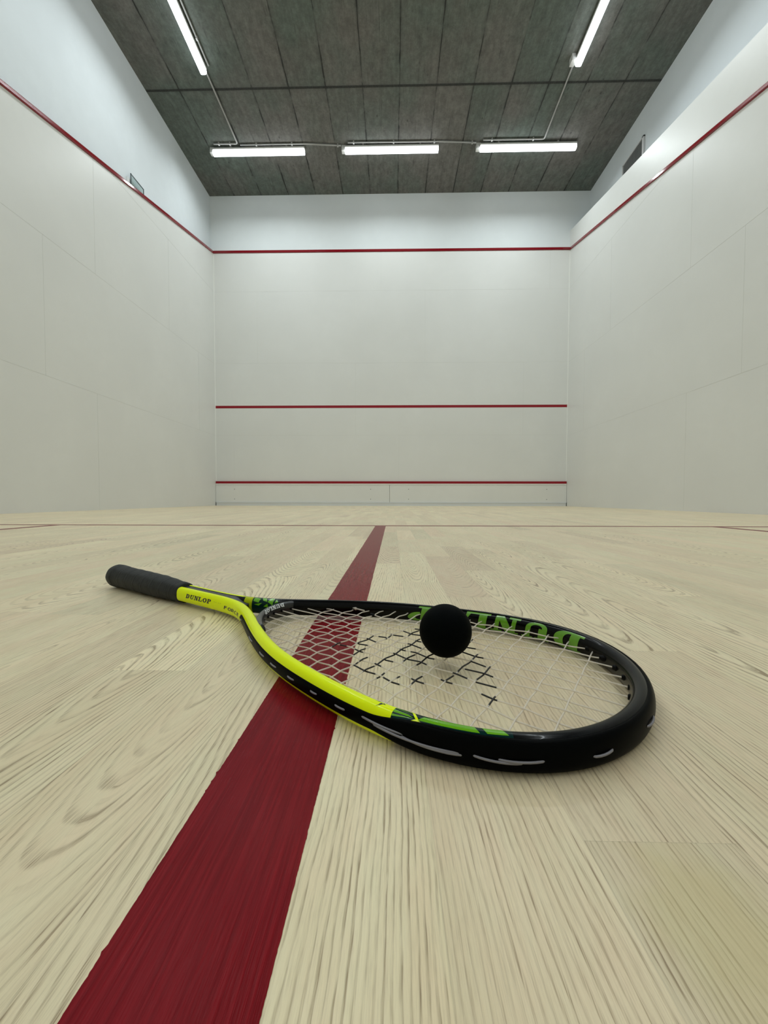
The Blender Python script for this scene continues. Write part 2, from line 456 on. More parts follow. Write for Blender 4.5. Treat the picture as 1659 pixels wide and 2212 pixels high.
def red_profile(name, pts_z, parent, label, face_axis='y', face=0.0, sgn=-1, h=.05, d=.012, tilt=.0):
    """line with a bevelled, slightly sloping face. pts_z: list of (u, z)"""
    mb = MB(); sec = [(0, -h/2), (d*.9, -h/2+.004), (d*(1-.0), -h/2+.010), (d*(1-tilt), h/2-.008), (d*.6*(1-tilt), h/2-.001), (0, h/2)]
    vs = []
    for u, z in pts_z:
        for dd, dz in sec:
            p = face + sgn*dd
            vs.append((u, p, z+dz) if face_axis == 'y' else (p, u, z+dz))
    n = len(sec); fs = []
    for i in range(len(pts_z)-1):
        for k in range(n):
            fs.append((i*n+k, i*n+(k+1)%n, (i+1)*n+(k+1)%n, (i+1)*n+k))
    fs += [tuple(range(n)), tuple(range((len(pts_z)-1)*n, len(pts_z)*n))]
    mb.add(vs, fs)
    o = mb.build(name, M_profile, parent); o['label'] = label
    return o
red_profile('out_line', [(LX, 4.597), (RX, 4.587)], wf, 'red out line along the top of the front panels', tilt=.5)
mb = MB(); mb.box((LX+.002, -.0012, 1.785), (RX-.002, .004, 1.831)); o = mb.build('service_line', M_red, wf); o['label'] = 'red service line across the middle of the front wall'

# tin ---------------------------------------------------------------
tin = empty('tin_board', (0, -.02, 0), 'low white tin board with red top edge along foot of front wall', 'tin')
def part(mb, name, mat, par, label=None, smooth=None):
    o = mb.build(name, mat)
    o.parent = par; o.matrix_parent_inverse = Matrix.Translation(par.location).inverted()
    if label: o['label'] = label
    return o
M_tin = mat_wall('tin_white', (.76, .765, .735), .45)
mb = MB(); mb.box((LX+.004, -.022, .068), (-.0025, -.002, .385)); mb.box((.0025, -.022, .068), (RX-.004, -.002, .385)); part(mb, 'panel', M_tin, tin)
mb = MB(); mb.box((LX+.004, -.026, .405), (RX-.004, 0.0, .448)); part(mb, 'red_top_strip', M_red, tin, 'red top strip')
mb = MB(); mb.box((LX+.004, -.028, .388), (RX-.004, 0.0, .405)); part(mb, 'lip', plain('pale_lip', (.84, .84, .80), .4), tin)
M_rail = plain('aluminium_rail', (.70, .73, .75), .42, metal=.1)
mb = MB(); mb.box((LX+.010, -.030, .0), (RX-.010, -.003, .052)); mb.box((LX+.010, -.036, .052), (RX-.010, -.003, .067)); part(mb, 'base_rail', M_rail, tin)
mb = MB()
M_gap = plain('dark_gap', (.06, .06, .05), .8)
for x in (LX+.006, RX-.006):
    mb = MB(); mb.box((x-.006, -.031, 0), (x+.006, -.004, .066)); part(mb, 'end_gap', M_gap, tin, 'dark end gap')
for x in (-2.857, -.347, .347, 2.848):
    for z in (.122, .303):
        mb = MB(); n = 12
        vs = [(x+.008*math.cos(2*PI*k/n), -.0222, z+.008*math.sin(2*PI*k/n)) for k in range(n)] + [(x+.006*math.cos(2*PI*k/n), -.0245, z+.006*math.sin(2*PI*k/n)) for k in range(n)]
        mb.add(vs, [(k, (k+1)%n, n+(k+1)%n, n+k) for k in range(n)] + [tuple(range(n, 2*n))])
        part(mb, 'screw', M_metal, tin)

# side walls -------------------------------------------------------
def side_wall(name, x, xo, topf, seams, label, lipx):
    mb = MB()
    y0, y1 = YB, 0.0
    N = 12; vs = []
    for i in range(N+1):
        y = y0 + (y1-y0)*i/N
        vs += [(x, y, -.02), (x, y, topf(y)), (xo, y, topf(y)), (xo, y, -.02)]
    fs = []
    for i in range(N):
        k = i*4
        for j in range(4): fs.append((k+j, k+(j+1)%4, k+4+(j+1)%4, k+4+j))
    fs += [(0,1,2,3), tuple(N*4+j for j in range(4))]
    mb.add(vs, fs)
    s = 1 if x < 0 else -1
    for kind, a, b, c in seams:
        if kind == 'v': mb.box((min(x-.004*s, x+s*.0008), a-g, b), (max(x-.004*s, x+s*.0008), a+g, c), 1)
        else: mb.box((min(x-.004*s, x+s*.0008), b, a-g), (max(x-.004*s, x+s*.0008), c, a+g), 1)
    return wall(name, mb, [M_panel, M_seam], label)
sl = [('h', 1.286, -7.4, -.005), ('h', 2.586, -7.4, -.005), ('h', 3.885, -2.75, -.005),
      ('v', -2.97, 2.586, 3.83), ('v', -3.64, 1.286, 2.586), ('v', -.62, 1.286, 2.586), ('v', -6.0, 2.586, 3.0), ('v', -6.68, 1.286, 2.586), ('v', -2.98, .0, 1.286), ('v', -1.5, 2.586, 3.885)]
sr = [('h', 1.27, -7.4, -.005), ('h', 2.58, -7.4, -.005), ('h', 3.885, -2.7, -.005),
      ('v', -2.98, 2.58, 3.80), ('v', -3.65, 1.27, 2.58), ('v', -.62, 1.27, 2.58), ('v', -6.0, 2.58, 3.0), ('v', -2.97, 0, 1.27), ('v', -1.4, 2.58, 3.885)]
wl = side_wall('wall_left', LX, -3.45, lambda y: outl(y)-.010, sl, 'white left side wall panels below raked red line', 0)
wr = side_wall('wall_right', RX, URX+.05, ledge, sr, 'white right side wall panels with raked top ledge', 0)
ys = [0, -2, -4, -6, -8, YB]
red_profile('out_line', [(y, outl(y)) for y in ys[::-1]], wl, 'raked red out line', 'x', LX, 1, tilt=.47, d=.016)
red_profile('out_line', [(y, outl(y)-.012) for y in ys[::-1]], wr, 'raked red out line', 'x', RX, -1, tilt=.47, d=.016)
mb = MB(); mb.box((-3.5, YB, 2.0), (ULX, .0, ZC+.05)); wall('wall_left_upper', mb, [M_upper], 'upper left wall above the red line')
mb = MB(); mb.box((URX, YB, 2.0), (3.75, .0, ZC+.05)); wall('wall_right_upper', mb, [M_upper], 'set back upper right wall above the ledge')
mb = MB(); mb.box((-3.5, YB-.15, -.02), (3.75, YB, ZC+.05)); wall('wall_back', mb, [M_panel], 'white back wall')
for nm, x in (('trim_1', LX), ('trim_2', RX)):
    mb = MB(); s = 1 if x < 0 else -1
    mb.box((min(x, x+s*.008), -.008, .45), (max(x, x+s*.008), .0, 4.57)); tag(mb.build(nm, M_cornerline), 'pale sealant line in front corner', kind='structure')
mb = MB(); mb.box((-3.5, YB-.15, ZC), (3.75, .15, ZC+.2)); wall('ceiling', mb, [M_ceiling], 'grey board-marked concrete ceiling')

# ------------------------------------------------------------------ batten lights
LAMP = 5.0; WATT = 19.5
def mat_lamp():
    t = NT('lit_diffuser'); 
    return t.P(col=(.9, .9, .9), rough=.4, em=(.90, .96, 1.0), ems=LAMP)
M_lamp = mat_lamp()
def batten(x0, y0, length, axis, label, endbox=True, first=1):
    """axis 'x' or 'y'. the housing starts at (x0, y0) and runs + along x or - along y"""
    c = (x0+length/2, y0, 0) if axis == 'x' else (x0, y0-length/2, 0)
    root = empty('batten_light', (c[0], c[1], ZC), label, 'ceiling light', 'tube lights on the ceiling')
    W = .040
    def bx(mb, a0, a1, w0, w1, z0, z1, r=.012):
        # a along, w across
        if axis == 'x': mb.rbox((x0+a0, y0+w0, z0), (x0+a1, y0+w1, z1), r, axis=0)
        else: mb.rbox((x0+w0, y0-a1, z0), (x0+w1, y0-a0, z1), r, axis=1)
    mb = MB(); bx(mb, 0, length, -W, W, ZC-.062, ZC-.030, .010)
    part(mb, 'housing', M_white_plastic, root)
    mb = MB(); bx(mb, .004, length-.004, -W+.001, W-.001, ZC-.124, ZC-.063, .022); part(mb, 'diffuser', M_lamp, root, 'glowing white tube cover')
    L = bpy.data.lights.new('tube', 'AREA'); L.shape = 'RECTANGLE'
    L.size = length-.03; L.size_y = .070; L.energy = WATT*length/1.45; L.color = (.90, .98, 1.0); L.spread = math.radians(155)
    lo = bpy.data.objects.new('tube', L); link(lo, root)
    lo.location = (0, 0, -.1255); lo.rotation_euler = (0, 0, 0 if axis == 'x' else PI/2)
    for a in (.28, length-.28):
        mb = MB(); bx(mb, a-.012, a+.012, -.028, .028, ZC-.030, ZC, .003); part(mb, 'bracket', M_grey_plastic, root)
    if endbox:
        mb = MB()
        if axis == 'x': mb.rbox((x0-.055, y0-.035+.03*first, ZC-.075), (x0+.012, y0+.045+.03*first, ZC-.0), .008, axis=2)
        else: mb.rbox((x0-.09, y0-.045, ZC-.075), (x0-.035, y0+.045, ZC), .008, axis=2)
        part(mb, 'junction_box', M_white_plastic, root)
    return root
YF = -1.005
batten(-2.745, YF, 1.43, 'x', 'leftmost of the three tube lights in the row across the far ceiling')
batten(-.690, YF, 1.44, 'x', 'middle one of the three tube lights in the row across the far ceiling')
batten(1.385, YF, 1.46, 'x', 'rightmost of the three tube lights in the row across the far ceiling')
XL, XR = -2.335, 2.335
batten(XL, -2.19, 1.45, 'y', 'tube light running towards the viewer along left side of ceiling', False)
batten(XR, -2.19, 1.45, 'y', 'tube light running towards the viewer along right side of ceiling', True)
for k, y in enumerate((-4.27, -6.36, -8.1), 1):
    for x, w in ((XL, 'left'), (XR, 'right')):
        batten(x, y, 1.45, 'y', 'tube light %s along the %s side of the ceiling, above the viewer' % (('second', 'third', 'fourth')[k-1], w), False)

# conduits: thin pipes running between the lamps, with little clips
def conduit(pts, clips, label):
    c = Vector(pts[0])
    root = empty('conduit_pipe', c, label, 'conduit')
    mb = MB(); mb.tube(pts, .0105, 8); part(mb, 'pipe', M_grey_plastic, root)
    for p in clips:
        mb = MB(); mb.box((p[0]-.010, p[1]-.016, ZC-.034), (p[0]+.010, p[1]+.016, ZC)); part(mb, 'clip', M_grey_plastic, root)
zc = ZC-.018
def bend(a, b, c, r=.03, n=4):
    a, b, c = Vector(a), Vector(b), Vector(c)
    u = (a-b).normalized(); v = (c-b).normalized()
    out = [a]
    for k in range(n+1):
        t = k/n; p = b + u*r*(1-t)**2 + v*r*t**2
        out.append(p)
    return out + [c]
conduit(bend((-2.70, -1.085, zc), (-2.335, -1.085, zc), (-2.335, -2.20, zc)), [(-2.62, -1.085), (-2.45, -1.085)], 'thin grey conduit pipe bending from leftmost far tube light to left side tube light')
conduit([(-2.27, -2.20, zc), (-2.27, -4.0, zc)], [(-2.27, -2.5)], 'thin grey conduit pipe beside the left side tube light')
conduit([(-2.30, -1.062, zc), (-1.3, -1.062, zc), (-.752, -1.02, zc)], [(-2.05, -1.062), (-1.5, -1.062), (-.80, -1.024)], 'thin grey conduit pipe between left and middle far tube lights')
conduit([(-.64, -1.070, zc), (.78, -1.062, zc), (1.322, -1.03, zc)], [(-.55, -1.07), (.06, -1.066), (.68, -1.062), (1.26, -1.035)], 'thin grey conduit pipe between middle and right far tube lights')
conduit(bend((1.42, -1.075, zc), (2.335, -1.075, zc), (2.335-.03, -2.19, zc)), [(1.55, -1.075), (2.17, -1.075)], 'thin grey conduit pipe bending from rightmost far tube light to right side tube light')

# ventilation grille and clear sign ---------------------------------
v = empty('ventilation_grille', (URX-.01, -1.29, 4.85), 'grey wall ventilation grille in white frame, partly behind right ledge', 'vent')
mb = MB()
y0, y1, z0, z1 = -1.56, -1.03, 4.80, 5.185
for a, b in (((URX-.022, y0, z0), (URX, y0+.035, z1)), ((URX-.022, y1-.018, z0), (URX, y1, z1)), ((URX-.022, y0, z1-.018), (URX, y1, z1)), ((URX-.022, y0, z0), (URX, y1, z0+.02))): mb.box(a, b)
part(mb, 'frame', plain('grille_frame', (.66, .66, .66), .5), v)
mb = MB(); mb.box((URX-.004, y0+.035, z0), (URX-.001, y1-.018, z1-.018)); part(mb, 'backing', plain('duct_dark', (.16, .16, .16), .8), v)
mb = MB()
n = 24
for k in range(n):
    y = y0+.045 + (y1-y0-.075)*k/(n-1)
    mb.add([(URX-.016, y-.004, z0), (URX-.016, y-.002, z0), (URX-.004, y+.006, z0), (URX-.004, y+.004, z0), (URX-.016, y-.004, z1-.015), (URX-.016, y-.002, z1-.015), (URX-.004, y+.006, z1-.015), (URX-.004, y+.004, z1-.015)], [(0,1,2,3), (4,5,6,7), (0,1,5,4), (1,2,6,5), (2,3,7,6), (3,0,4,7)])
for k in range(9):
    z = z0+.02+k*.04
    mb.box((URX-.010, y0+.03, z), (URX-.007, y1-.015, z+.003))
part(mb, 'louvre', plain('grille_grey', (.42, .43, .42), .5), v)

sg = empty('hanging_sign', (-3.23, -2.18, 4.05), 'small clear glass wall sign with dark edge, half behind left red line', 'sign')
mb = MB(); mb.box((ULX, -2.34, 3.98), (-3.235, -2.20, 4.12)); part(mb, 'bracket', plain('white_bracket', (.7, .71, .70), .5), sg)
ztf = lambda y: 4.185
gx = -3.222
tg = NT('greenish_clear_acrylic'); M_glass = tg.P(col=(.72, .82, .80), rough=.08, trans=.85, ior=1.45)
mb = MB(); mb.box((gx-.004, -2.288, 3.90), (gx, -2.045, 4.178)); part(mb, 'pane', M_glass, sg)
mb = MB()
for a, b in (((gx-.006, -2.300, 3.89), (gx+.002, -2.288, 4.19)), ((gx-.006, -2.045, 3.89), (gx+.002, -2.033, 4.19)), ((gx-.006, -2.300, 4.178), (gx+.002, -2.033, 4.19)), ((gx-.006, -2.300, 3.89), (gx+.002, -2.033, 3.90))): mb.box(a, b)
part(mb, 'edge_frame', plain('dark_green_edge', (.02, .045, .045), .3), sg, 'dark green edge')

# ------------------------------------------------------------------ racket
ANG = 2.59047; AX = Vector((math.cos(ANG), math.sin(ANG), 0)); PR = Vector((-AX.y, AX.x, 0))
TIP = Vector((.20762, -7.16459, 0))
UK = [0, .08, .16, .25, .34, .42, .49, .55, .60, .64, .68]
WK = [0, .03719, .07058, .09573, .1035, .09408, .07398, .0406, .01164, .00585, .00585]
FA, FB = .0058, .0086
TILT = .0095
def spline_coef(xk, yk):
    n = len(xk); h = [xk[i+1]-xk[i] for i in range(n-1)]
    a = [0]*n; b = [1]*n; c = [0]*n; d = [0]*n
    for i in range(1, n-1):
        a[i] = h[i-1]; b[i] = 2*(h[i-1]+h[i]); c[i] = h[i]; d[i] = 6*((yk[i+1]-yk[i])/h[i]-(yk[i]-yk[i-1])/h[i-1])
    for i in range(1, n):
        w = a[i]/b[i-1]; b[i] -= w*c[i-1]; d[i] -= w*d[i-1]
    M = [0]*n; M[-1] = d[-1]/b[-1]
    for i in range(n-2, -1, -1): M[i] = (d[i]-c[i]*M[i+1])/b[i]
    return M
MK = spline_coef(UK, WK)
def w_of_u(x):
    j = 0
    while j < len(UK)-2 and x > UK[j+1]: j += 1
    h = UK[j+1]-UK[j]; d = x-UK[j]; e = UK[j+1]-x
    return MK[j]*e**3/6/h + MK[j+1]*d**3/6/h + (WK[j]/h-MK[j]*h/6)*e + (WK[j+1]/h-MK[j+1]*h/6)*d
def half_w(t):
    t = max(t, 0)
    if t > .40: return .00585
    return max(w_of_u(math.sqrt(t)), .00585 if t > .2 else 0)
def zc_of(t): return FB + TILT*t
def rk(t, w, z): return TIP + AX*t + PR*w + Vector((0, 0, z))
def path(side, u):
    t = u*u; return rk(t, side*half_w(t), zc_of(t))
def frame_at(s):
    """s in [-U,U] : s>0 near side (w>0). returns centre, tangent, outward normal"""
    sd = 1 if s >= 0 else -1
    u = abs(s)
    f = lambda q: path(1 if q >= 0 else -1, abs(q))
    e = .002
    T = (f(s+e)-f(s-e)); T.normalize()
    N = T.cross(Vector((0, 0, 1))); N.normalize()
    c = f(s)
    # outward: away from head centre / axis
    if sd > 0 or u < .01:
        ref = PR if u > .25 else (c - rk(.13, 0, c.z))
    else:
        ref = -PR if u > .25 else (c - rk(.13, 0, c.z))
    if N.dot(ref) < 0: N = -N
    return c, T, N
def sec_pt(th, a, b, m=2.25):
    ct, st = math.cos(th), math.sin(th)
    return (a*math.copysign(abs(ct)**(2/m), ct), b*math.copysign(abs(st)**(2/m), st))
def surf(s, th, off=0.0):
    """point on frame surface; th=0 outward, pi/2 up, pi inward"""
    c, T, N = frame_at(s)
    n, z = sec_pt(th, FA+off, FB+off)
    return c + N*n + Vector((0, 0, z))
def s_of(side, t): return side*math.sqrt(t)

root = empty('squash_racket', rk(.3, 0, 0), 'yellow and black squash racket lying across the dark red floor line', 'racket')

# paint scheme
def mat_frame():
    t = NT('gloss_yellow_black_racket_paint')
    uv = t.new('ShaderNodeUVMap').outputs[0]
    U, V, _ = t.sep(uv)          # U = signed s (near +) + 1 ; V = angle 0..1 (0 outward, .25 up, .5 inward)
    s = t.math('SUBTRACT', U, 1.0); a = t.math('ABSOLUTE', s); tt = t.math('MULTIPLY', a, a)
    near = t.math('GREATER_THAN', s, 0.0)
    top = t.math('MULTIPLY', t.step(V, .06, .065), t.step(V, .47, .475, 1, 0))
    yel = (.83, .97, .0005, 1); blk = (.0012, .0014, .0016, 1); dg = (.002, .022, .020, 1); gr = (.12, .36, .008, 1)
    # patches
    cell = t.comb(t.math('ADD', t.math('MULTIPLY', tt, 150.0), t.math('MULTIPLY', V, 6.0)), t.math('SUBTRACT', t.math('MULTIPLY', V, 17.0), t.math('MULTIPLY', tt, 60)), 0)
    vo = t.new('ShaderNodeTexVoronoi', feature='F1', distance='MANHATTAN'); t.l.new(cell, vo.inputs['Vector']); vo.inputs['Scale'].default_value = 1.0
    cs = t.sep(vo.outputs['Color'])[0]
    camo = t.mix(t.math('GREATER_THAN', cs, 2.0), dg, gr)
    # near side: yellow t>.1105 ; camo .054<t<.1105 on the top ; black beyond
    topn = t.math('MULTIPLY', t.math('GREATER_THAN', V, t.step(tt, .085, .112, .13, .06)), t.math('LESS_THAN', V, .45))
    nc = t.mix(t.math('MULTIPLY', t.math('MULTIPLY', t.math('GREATER_THAN', tt, .052), 1.0), topn), blk, camo)
    vo2 = t.new('ShaderNodeTexVoronoi', feature='F1', distance='MANHATTAN'); t.l.new(t.comb(t.math('MULTIPLY', tt, 150.0), t.math('MULTIPLY', V, 16.0), 3.3), vo2.inputs['Vector']); vo2.inputs['Scale'].default_value = 1.0
    fleck = t.math('MULTIPLY', t.math('GREATER_THAN', t.sep(vo2.outputs['Color'])[1], 2.6), t.math('MULTIPLY', t.math('LESS_THAN', tt, .128), t.math('MULTIPLY', t.math('GREATER_THAN', V, .17), t.math('LESS_THAN', V, .40))))
    ny = t.mix(fleck, yel, dg)
    nc = t.mix(t.math('GREATER_THAN', tt, .1105), nc, ny)
    # throat side of near arm is black
    inn = t.math('MULTIPLY', t.math('MULTIPLY', t.math('GREATER_THAN', V, .40), t.math('LESS_THAN', V, .70)), t.math('GREATER_THAN', tt, .23))
    nc = t.mix(inn, nc, (.004, .005, .005, 1))
    # far side: yellow from t>.372, yellow-green band, camo to .335, black beyond ; the inner face black near the shaft
    fc = t.mix(t.math('GREATER_THAN', tt, .334), blk, camo)
    fc = t.mix(t.math('GREATER_THAN', tt, .362), fc, (.45, .52, .004, 1))
    fc = t.mix(t.math('GREATER_THAN', tt, .376), fc, yel)
    inf = t.math('MULTIPLY', t.math('MULTIPLY', t.math('GREATER_THAN', V, .29), t.math('LESS_THAN', V, .70)), t.math('GREATER_THAN', tt, .372))
    fc = t.mix(inf, fc, (.004, .005, .005, 1))
    c = t.mix(near, fc, nc)
    t.P(col=c, rough=.20, spec=.10, coat=.10, coatr=.04)
    return t.m
M_frame = mat_frame()
M_black = plain('black_gloss_plastic', (.0018, .002, .0022), .26, spec=.5)
M_rubber = plain('black_grommet_plastic', (.0022, .0026, .0026), .34, spec=.06, ior=1.25)
M_grommet = plain('grommet_black', (.0015, .0015, .0015), .45, spec=.1)

def sweep(svals, nth, secf, uvf=None, closed=True):
    """secf(s,k)->Vector ; returns verts, faces, uvs"""
    vs = []; fs = []; us = []
    for s in svals:
        for k in range(nth): vs.append(secf(s, k))
    m = nth if closed else nth-1
    for i in range(len(svals)-1):
        for k in range(m):
            k2 = (k+1) % nth
            fs.append((i*nth+k, i*nth+k2, (i+1)*nth+k2, (i+1)*nth+k))
            if uvf: us.append([(svals[i]+1, uvf(k)), (svals[i]+1, uvf(k+1)), (svals[i+1]+1, uvf(k+1)), (svals[i+1]+1, uvf(k))])
    return vs, fs, (us if uvf else None)
UMAX = math.sqrt(.486)
NS = 460
sv = [UMAX*(2*i/NS-1) for i in range(NS+1)]
NTH = 40
mb = MB()
vs, fs, us = sweep(sv, NTH, lambda s, k: surf(s, 2*PI*k/NTH), lambda k: k/NTH)
mb.add(vs, fs, 0, us, True)
mb.add([vs[k] for k in range(NTH)], [tuple(range(NTH))], 0, [[(.3, .1)]*NTH])
mb.add([vs[NS*NTH+k] for k in range(NTH)], [tuple(range(NTH))], 0, [[(1.6, .1)]*NTH])
frame = part(mb, 'frame', M_frame, root, 'glossy frame, yellow shaft side, black head with green patches')

# shaft core between the two arms
mb = MB(); svs = [.364 + (.486-.364)*i/30 for i in range(31)]
vs = []; fs = []
for t in svs:
    k = min(1, max(0, (t-.364)/.022)); k = k*k*(3-2*k)
    hw = max(.0008, half_w(t)+.0008)
    for j in range(16):
        n, z = sec_pt(2*PI*j/16, hw, FB*(.35+.60*k), 3.2)
        vs.append(rk(t, n, zc_of(t)+z+.0001*k))
for i in range(30):
    for j in range(16): fs.append((i*16+j, i*16+(j+1)%16, (i+1)*16+(j+1)%16, (i+1)*16+j))
fs += [tuple(range(16)), tuple(480+j for j in range(16))]
mb.add(vs, fs, 0, None, True); part(mb, 'shaft_core', plain('dark_grey_shaft', (.010, .011, .011), .35), root, 'black band between the yellow sides')

# throat bridge
def bridge_c(w): return .3239 - 12*(w+.009)**2 + (4200*(w+.028)**3 if w < -.028 else 0)
mb = MB(); vs = []; fs = []; NB = 48
ws = [-.0400 + (.0870)*i/NB for i in range(NB+1)]
def bridge_pt(w, th, off=0.0):
    t = bridge_c(w); e = .001
    T = rk(bridge_c(w+e), w+e, 0) - rk(bridge_c(w-e), w-e, 0); T.normalize()
    N = T.cross(Vector((0, 0, 1)))
    if N.dot(AX) > 0: N = -N      # towards the strings (tip side)
    ed = max(0, abs(w+.001)-.024)/.022
    a = .0036 + .0022*ed**1.5; b = .0076
    n, z = sec_pt(th, a+off, b+off, 2.3)
    return rk(t, w, zc_of(t)) + N*n + Vector((0, 0, z))
for w in ws:
    for j in range(24): vs.append(bridge_pt(w, 2*PI*j/24))
for i in range(NB):
    for j in range(24): fs.append((i*24+j, i*24+(j+1)%24, (i+1)*24+(j+1)%24, (i+1)*24+j))
fs += [tuple(range(24)), tuple(NB*24+j for j in range(24))]
mb.add(vs, fs, 0, None, True)
bridge = part(mb, 'throat_bridge', plain('dark_bridge', (.0035, .005, .0055), .30, coat=.4, coatr=.1), root, 'black curved bridge')

# grommet strip / bumper around the outside of the head
def phi(s):
    t = s*s
    if t > .125: base = 27
    elif t > .09: 
        k = (.125-t)/.035; base = 27 + 35*(k*k*(3-2*k))
    else: base = 62
    end = min(1, max(0, (.3351-t)/.005))
    return math.radians(base)*max(.05, math.sqrt(end))
NB2 = 380; SB = math.sqrt(.3350)
sbv = [SB*(2*i/NB2-1) for i in range(NB2+1)]
NPH = 15
def bump_sec(s, k):
    ph = phi(s)
    if k < NPH:
        f = (k/(NPH-1))*2-1; th = f*ph
        t = s*s; thick = .0006 if t > .12 else .0006 + .0008*min(1, (.12-t)/.03)
        off = thick*(1-abs(f)**8) + .00005
        return surf(s, th, off)
    f = 1-((k-NPH)/(NPH-1))*2
    return surf(s, f*ph, -.0015)
mb = MB(); vs, fs, _ = sweep(sbv, NPH*2, bump_sec)
mb.add(vs, fs, 0, None, True)
bumper = part(mb, 'bumper_strip', M_rubber, root, 'black grommet strip and bumper guard')

# strings ------------------------------------------------------------
def interp(x, xs, ys):
    if x <= xs[0]: return ys[0]
    for i in range(len(xs)-1):
        if x <= xs[i+1]:
            f = (x-xs[i])/(xs[i+1]-xs[i]); return ys[i]+(ys[i+1]-ys[i])*f
    return ys[-1]
TK = [0, .01, .057, .124, .16, .281, .33]
CK = [.0138, .0129, .0080, .0010, -.0022, -.0099, -.0128]
SK = [.0149, .0147, .0139, .0127, .0121, .0113, .0111]
MCk = spline_coef(TK, CK); MSk = spline_coef(TK, SK)
def spl(x, xk, yk, M):
    x = min(max(x, xk[0]), xk[-1]); j = 0
    while j < len(xk)-2 and x > xk[j+1]: j += 1
    h = xk[j+1]-xk[j]; d = x-xk[j]; e = xk[j+1]-x
    return M[j]*e**3/6/h + M[j+1]*d**3/6/h + (yk[j]/h-M[j]*h/6)*e + (yk[j+1]/h-M[j+1]*h/6)*d
def main_w(k, t): return spl(t, TK, CK, MCk) + k*spl(t, TK, SK, MSk)
CR = [.0355, .0553, .0731, .0910, .1070, .1235, .1360, .1470, .1600, .1728, .1848, .1966, .2092, .2215, .2340, .2478, .2630, .2810]
def cross_t(j, w): return CR[j] + .036*w
SR = .00056; WV = .00060
M_string = NT('natural_translucent_string'); M_string.P(col=(.86, .79, .70), rough=.30, spec=.5, sss=.0)
_t = M_string; _tr = _t.new('ShaderNodeBsdfTransparent'); _tr.inputs[0].default_value = (.97, .95, .90, 1)
_mx = _t.new('ShaderNodeMixShader'); _mx.inputs[0].default_value = .52
_t.l.new(_tr.outputs[0], _mx.inputs[1]); _t.l.new(_t.b.outputs[0], _mx.inputs[2])
_t.l.new(_mx.outputs[0], _t.n.get('Material Output').inputs['Surface']); M_string = _t.m
M_ink = plain('black_stencil_ink_on_string', (.006, .005, .005), .5)
def inner(t): return half_w(t) - FA + .0008
DASH = [(0.1811,-0.0232,0.1625,-0.0242),(0.1718,-0.0199,0.1712,-0.0386),(0.1756,-0.0325,0.1677,-0.034),(0.1872,-0.0161,0.1739,-0.0135),(0.1927,-0.008,0.184,-0.0037),(0.186,-0.0033,0.184,-0.0119),(0.1925,0.0025,0.1882,0.0007),(0.1972,0.0081,0.1866,0.0112),(0.197,0.0204,0.1967,-0.002),(0.1993,0.0188,0.1872,0.0176),(0.1918,0.0258,0.1832,0.0287),(0.1845,0.0415,0.1842,0.0333),(0.185,0.0366,0.1865,0.0252),(0.1749,0.0488,0.1745,0.0388),(0.1726,0.0533,0.1734,0.0502),(0.1736,0.0492,0.1615,0.0551),(0.1607,0.061,0.1611,0.048),(0.1615,0.0551,0.1526,0.0557),(0.1486,0.0637,0.1471,0.0543),(0.1603,0.0441,0.1597,-0.0179),(0.1625,0.0415,0.1564,0.0427),(0.1613,0.0327,0.1534,0.033),(0.1615,0.02,0.1379,0.0236),(0.1627,0.0125,0.157,0.0135),(0.1623,0.0017,0.1566,0.0015),(0.1622,-0.0047,0.149,-0.0073),(0.1617,-0.0166,0.1559,-0.0156),(0.1475,0.0299,0.1468,0.0131),(0.1523,0.0121,0.1307,0.0141),(0.1362,0.0303,0.1359,0.0033),(0.1382,0.0238,0.1308,0.0249),(0.1456,0.0574,0.1313,0.0617),(0.1379,0.0563,0.1372,0.0525),(0.124,0.0584,0.1246,0.0442),(0.1295,0.0475,0.119,0.0509),(0.1126,0.0396,0.1036,0.0409),(0.1092,0.0426,0.1073,0.0304),(0.1094,0.0255,0.0982,0.0292),(0.1071,0.024,0.1069,-0.0002),(0.1103,-0.0047,0.1008,-0.0049),(0.1184,-0.0149,0.1052,-0.0175),(0.1221,-0.0268,0.1119,-0.0261),(0.1238,-0.0272,0.1231,-0.0433),(0.1064,0.0044,0.0943,0.0065),(0.1069,-0.0026,0.1064,-0.0127),(0.1055,0.0176,0.0843,0.0166),(0.0939,0.0302,0.0928,0.0044),(0.0921,0.0305,0.0776,0.0296),(0.0831,0.0438,0.0727,0.0467),(0.0748,0.0561,0.0749,0.0452),(0.2115,0.0371,0.2086,0.0264),(0.2082,0.0261,0.2006,0.0248)]
KS = list(range(-7, 8))
ink_main = {k: [] for k in KS}; ink_cross = {j: [] for j in range(len(CR))}
for t0, w0, t1, w1 in DASH:
    if abs(t1-t0) > abs(w1-w0):
        tm, wm = (t0+t1)/2, (w0+w1)/2
        k = min(KS, key=lambda q: abs(main_w(q, tm)-wm)); ink_main[k].append((min(t0, t1), max(t0, t1)))
    else:
        wm, tm = (w0+w1)/2, (t0+t1)/2
        j = min(range(len(CR)), key=lambda q: abs(cross_t(q, wm)-tm)); ink_cross[j].append((min(w0, w1), max(w0, w1)))
